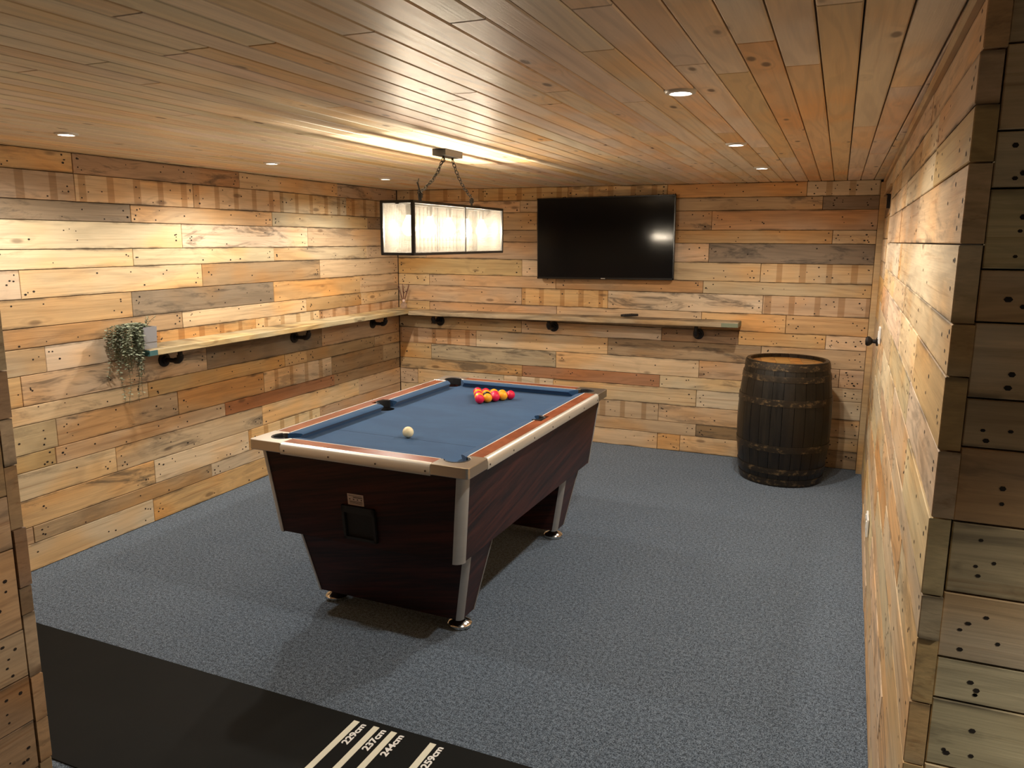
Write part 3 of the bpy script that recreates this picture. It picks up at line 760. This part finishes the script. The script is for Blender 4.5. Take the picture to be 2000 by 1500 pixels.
def leaf(mb, p, d_, nrm, s):
    d_ = d_.normalized(); sd = d_.cross(nrm).normalized(); up = sd.cross(d_)
    a = p; e = p+d_*s; m1 = p+d_*s*.35; m2 = p+d_*s*.72; k = s*.36
    mb.add([a, m1+sd*k+up*s*.06, m2+sd*k*.85+up*s*.04, e, m2-sd*k*.85+up*s*.04, m1-sd*k+up*s*.06, m1-up*s*.05, m2-up*s*.05], [(0, 1, 6), (1, 2, 7, 6), (2, 3, 7), (3, 4, 7), (4, 5, 6, 7), (5, 0, 6)])
lv, stv = MB(), MB()
for q in range(48):
    px0, py0 = random.uniform(-.036, .036), random.uniform(-.036, .03)
    ex = random.uniform(-.085, .095); ey = -random.uniform(.050, .190)
    if q < 4: zend = random.choice((-.285, -.25)); ey = (-.165, -.15, -.075, -.06)[q]; ex = random.uniform(-.02, .06)
    elif q < 18: zend = random.uniform(-.20, -.06)
    else: zend = random.uniform(-.10, .05)
    P0 = Vector((px0, py0, .11)); P1 = Vector((px0*.6+ex*.4, py0*.4+ey*.35, .155+random.uniform(-.012, .012))); P2 = Vector((ex, ey, .115+random.uniform(-.02, .01))); P3 = Vector((ex+random.uniform(-.015, .015), ey+random.uniform(-.012, .02), zend))
    pts = []
    for i in range(26):
        u = i/25
        if u < .4:
            s_ = u/.4; pts.append(P0*(1-s_)**2+P1*2*s_*(1-s_)+P2*s_*s_)
        else:
            s_ = (u-.4)/.6; pts.append(P2*(1-s_)+P3*s_+Vector((.008*math.sin(s_*9+q), .008*math.cos(s_*7+q*2), 0)))
    L = sum((pts[i+1]-pts[i]).length for i in range(25))
    stv.tube(pts[::2]+[pts[-1]], .0011, 4)
    nn = int(L/.0125)
    for i in range(3, nn):
        u = i/nn*25; i0 = int(u); p = pts[i0].lerp(pts[min(i0+1, 25)], u-i0)
        for sgn in (-1, 1):
            a = i*1.25+q
            dr = Vector((math.cos(a)*sgn, math.sin(a)*sgn, random.uniform(-.35, .25)))
            leaf(lv, p, dr, Vector((random.uniform(-.3, .3), random.uniform(-.3, .3), 1)), random.uniform(.014, .024)*(1 if u < 20 else .8))
for q in range(5):
    tip = Vector((random.uniform(-.02, .05), .035+random.uniform(-.01, .025), .165+random.uniform(-.02, .012))); b0 = Vector((0, .01, .11))
    stv.tube([b0, b0.lerp(tip, .5)+Vector((0, 0, .008)), tip], .0011, 4)
    for i in range(2, 7):
        for sgn in (-1, 1): leaf(lv, b0.lerp(tip, i/6), Vector((sgn*math.cos(i+q), sgn*math.sin(i+q), .2)), Vector((0, 0, 1)), .013)
fo = lv.build('foliage', lm, plant, fix=False); fo['kind'] = 'stuff'
so = stv.build('stems', stm, plant); so['kind'] = 'stuff'

# ------------------------------------------------------------------ reed diffuser and remote
rd = tag(empty('reed_diffuser', (-3.500, 5.905, 1.0468)), 'small glass reed diffuser in the corner of the shelf', 'diffuser')
gm = NT('bottle_glass'); gm.set(Base_Color=(.75, .60, .48, 1), Roughness=.06, Transmission_Weight=.75, IOR=1.45)
MB().lathe([(0, 0), (.026, 0), (.030, .006), (.030, .034), (.020, .046), (.011, .050), (.011, .060), (0, .060)], 20).build('bottle', gm.mat, rd, smooth=True)
MB().lathe([(.0125, .056), (.0135, .058), (.0135, .076), (.004, .078), (.004, .070), (.0125, .056)], 16).build('collar', plain('rose_cap', (.75, .55, .46), .3), rd, smooth=True)
rm = plain('brown_reed', (.11, .035, .022), .8)
for dx, dy, hh in ((-.055, .01, .205), (-.028, .03, .21), (.012, -.02, .20), (.05, .015, .205), (.03, .04, .21), (-.045, -.02, .19)):
    MB().tube([(dx*.05, dy*.05, .05), (dx, dy, hh)], .0022, 6).build('reed', rm, rd)
rem = tag(empty('remote_control', (-1.472, 5.880, 1.0636), R(38)), 'black remote control lying on the back shelf under the television', 'remote control')
rem.rotation_euler = (0, -R(.45), R(52))
bevel(MB().box(-.072, .072, -.022, .022, 0, .018).build('body', plain('black_plastic', (.012, .012, .013), .4), rem), .006, 3)
for i in range(5):
    for j in range(3): MB().box(-.05+i*.02-.005, -.05+i*.02+.005, (j-1)*.012-.0035, (j-1)*.012+.0035, .018, .0195).build('button', M['black_rubber'], rem)

# ------------------------------------------------------------------ barrel
BX, BY, BH = -.280, 5.615, .845
bar = tag(empty('whisky_barrel', (BX, BY, 0), R(8)), 'dark oak barrel with rusty hoops standing in the back right corner', 'barrel')
bar.name = 'oak_barrel'
def br_r(z): return .311-.041*((z-BH/2)/(BH/2))**2
ow = NT('dark_stained_oak'); P = ow.n('TexCoord').outputs['Object']; oi = ow.n('ObjectInfo')
a_ = ow.noise(ow.vm('MULTIPLY', ow.vm('ADD', P, ow.n('CombineXYZ', {2: ow.m('MULTIPLY', oi.outputs['Random'], 40.0)}).outputs[0]), (40, 40, 3)), 1, 4, .6)
cc = ow.mix(ow.ss(a_, .35, .7), (.0045, .0034, .0020), (.015, .0105, .0052))
cc = ow.mix(ow.m('MULTIPLY', oi.outputs['Random'], .5), cc, (.008, .0045, .0022))
ow.set(Base_Color=cc, Roughness=ow.m('MULTIPLY_ADD', a_, .25, .27)); ow.bump(a_, .3, .002)
ns = 26
for s in range(ns):
    a0, a1 = 2*math.pi*s/ns+.004, 2*math.pi*(s+1)/ns-.004; rs = []
    for k in range(13):
        z = BH*k/12; r = br_r(z); ri = r-.024
        rs.append([(ri*math.cos(a0), ri*math.sin(a0), z)]+[(r*math.cos(a0+(a1-a0)*q/4), r*math.sin(a0+(a1-a0)*q/4), z) for q in range(5)]+[(ri*math.cos(a1), ri*math.sin(a1), z)])
    MB().rings(rs).build('stave', ow.mat, bar, smooth=True)
hm = NT('rusty_iron_hoop'); P = hm.n('TexCoord').outputs['Object']; a_ = hm.noise(hm.vm('MULTIPLY', P, (1, 1, 1.6)), 22, 5, .7); b_ = hm.noise(P, 90, 3)
cc = hm.mix(hm.ss(a_, .50, .72), (.040, .032, .023), (.32, .21, .10)); cc = hm.mix(hm.m('MULTIPLY', b_, .5), cc, (.03, .018, .010))
hm.set(Base_Color=cc, Metallic=.55, Roughness=hm.m('MULTIPLY_ADD', a_, .35, .22)); hm.bump(b_, .3, .001)
for zc, hh in ((.817, .044), (.742, .040), (.584, .046), (.268, .046), (.108, .040), (.030, .044)):
    z0, z1 = zc-hh/2, zc+hh/2
    MB().lathe([(br_r(z0)+.001, z0), (br_r(z0)+.0042, z0), (br_r(zc)+.0048, zc), (br_r(z1)+.0042, z1), (br_r(z1)+.001, z1)], 64).build('hoop', hm.mat, bar, smooth=True)
hw_ = wood('barrel_head_oak', rough=.45, ring=.3, knot=.1)
rh = br_r(BH-.03)-.024; edges = [-rh, -.17, -.075, .02, .10, .18, rh]
for k in range(6):
    x0, x1 = edges[k]+.0006, edges[k+1]-.0006; n = 8; up_, dn_ = [], []
    for q in range(n+1):
        x = x0+(x1-x0)*q/n; yv = math.sqrt(max(rh*rh-x*x, 0)); up_.append((x, yv)); dn_.append((x, -yv))
    poly = dn_+list(reversed(up_))
    if k == 0: poly = poly[:-1] if True else poly
    o = MB().extrude(poly, BH-.048, BH-.026).build('head_board', hw_, bar); o.color = jit((.42, .21, .062), .08)+(.25,)

# ------------------------------------------------------------------ dart mat
MR = -R(.7)
mat_ = tag(empty('dart_mat', (-2.12, 1.763, 0), MR), 'black rubber dart mat with cream throw lines across the lower left floor', 'mat')
mm = NT('black_rubber_mat'); P = mm.n('TexCoord').outputs['Object']; a_ = mm.noise(P, 3, 4, .6); b_ = mm.noise(P, 400, 2)
mm.set(Base_Color=mm.mix(a_, (.0040, .0046, .0046), (.0085, .0095, .0092)), Roughness=mm.m('MULTIPLY_ADD', a_, .2, .62), Specular_IOR_Level=.15); mm.bump(b_, .15, .0005)
MLX, MY = 1.47, .290
bevel(MB().box(-MLX, MLX, -MY, MY, .0004, .0042).build('rubber_sheet', mm.mat, mat_), .001, 1)
ink = plain('cream_throw_line', (.80, .79, .65), .6); ink2 = plain('white_lettering', (.88, .88, .86), .6)
for dist in (229, 237, 244, 259):
    lx = -1.419+(dist-229)*.01+2.12
    MB().box(lx-.0125, lx+.0105, -.26, .266, .0042, .0048).build('throw_line', ink, mat_)
    cu = bpy.data.curves.new('txt', 'FONT'); cu.body = '%dcm' % dist; cu.size = .0345; cu.extrude = .0003; cu.space_character = .98
    to = bpy.data.objects.new('txt', cu); COL.objects.link(to); bpy.context.view_layer.update()
    dg = bpy.context.evaluated_depsgraph_get(); me = bpy.data.meshes.new_from_object(to.evaluated_get(dg))
    COL.objects.unlink(to); bpy.data.objects.remove(to)
    wd = max(v.co.x for v in me.vertices)
    base_v = [v.co.copy() for v in me.vertices]; base_f = [tuple(p.vertices) for p in me.polygons]; tb = MB()
    for dx_, dy_ in ((0, 0), (.0013, 0), (-.0013, 0), (0, .0011), (0, -.0011), (.0009, .0008), (-.0009, -.0008), (.0009, -.0008), (-.0009, .0008)):
        tb.add([c_ + Vector((dx_, dy_, (dx_*3+dy_)*.02)) for c_ in base_v], base_f)
    me = bpy.data.meshes.new('lettering'); me.from_pydata(tb.v, [], tb.f); me.materials.append(ink2)
    o = bpy.data.objects.new('lettering', me); link(o, mat_); o.location = (lx+.0415, .258-.112, .0045); o.rotation_euler = (0, 0, math.pi/2); o.scale = (.112/wd, 1, 1)

# ------------------------------------------------------------------ switch and socket on the right wall
def wall_plate(name, y, z, wv, hv, label, cat, rockers):
    t = tag(empty(name, (xr(y), y, z), RZ), label, cat)
    bevel(MB().box(-wv/2, wv/2, .0015, .011, -hv/2, hv/2).build('plate', M['white_plastic'], t), .002)
    for (x0, x1, z0, z1) in rockers: MB().box(x0, x1, .011, .0145, z0, z1).build('rocker', M['white_plastic'], t)
    return t
wall_plate('light_switch', 4.52, 1.155, .086, .086, 'white light switch on the right wall beside the door knob', 'switch', [(-.012, .012, -.02, .02)])
sk = wall_plate('wall_socket', 3.90, .315, .146, .086, 'white double socket low on the right wall', 'socket', [(-.06, -.045, .01, .03), (.045, .06, .01, .03)])
for s in (-1, 1):
    for (dx, dz2) in ((0, .008), (-.011, -.014), (.011, -.014)): MB().box(s*.034+dx-.003, s*.034+dx+.003, .0105, .0113, dz2-.004, dz2+.004).build('pin_slot', M['black_void'], sk)
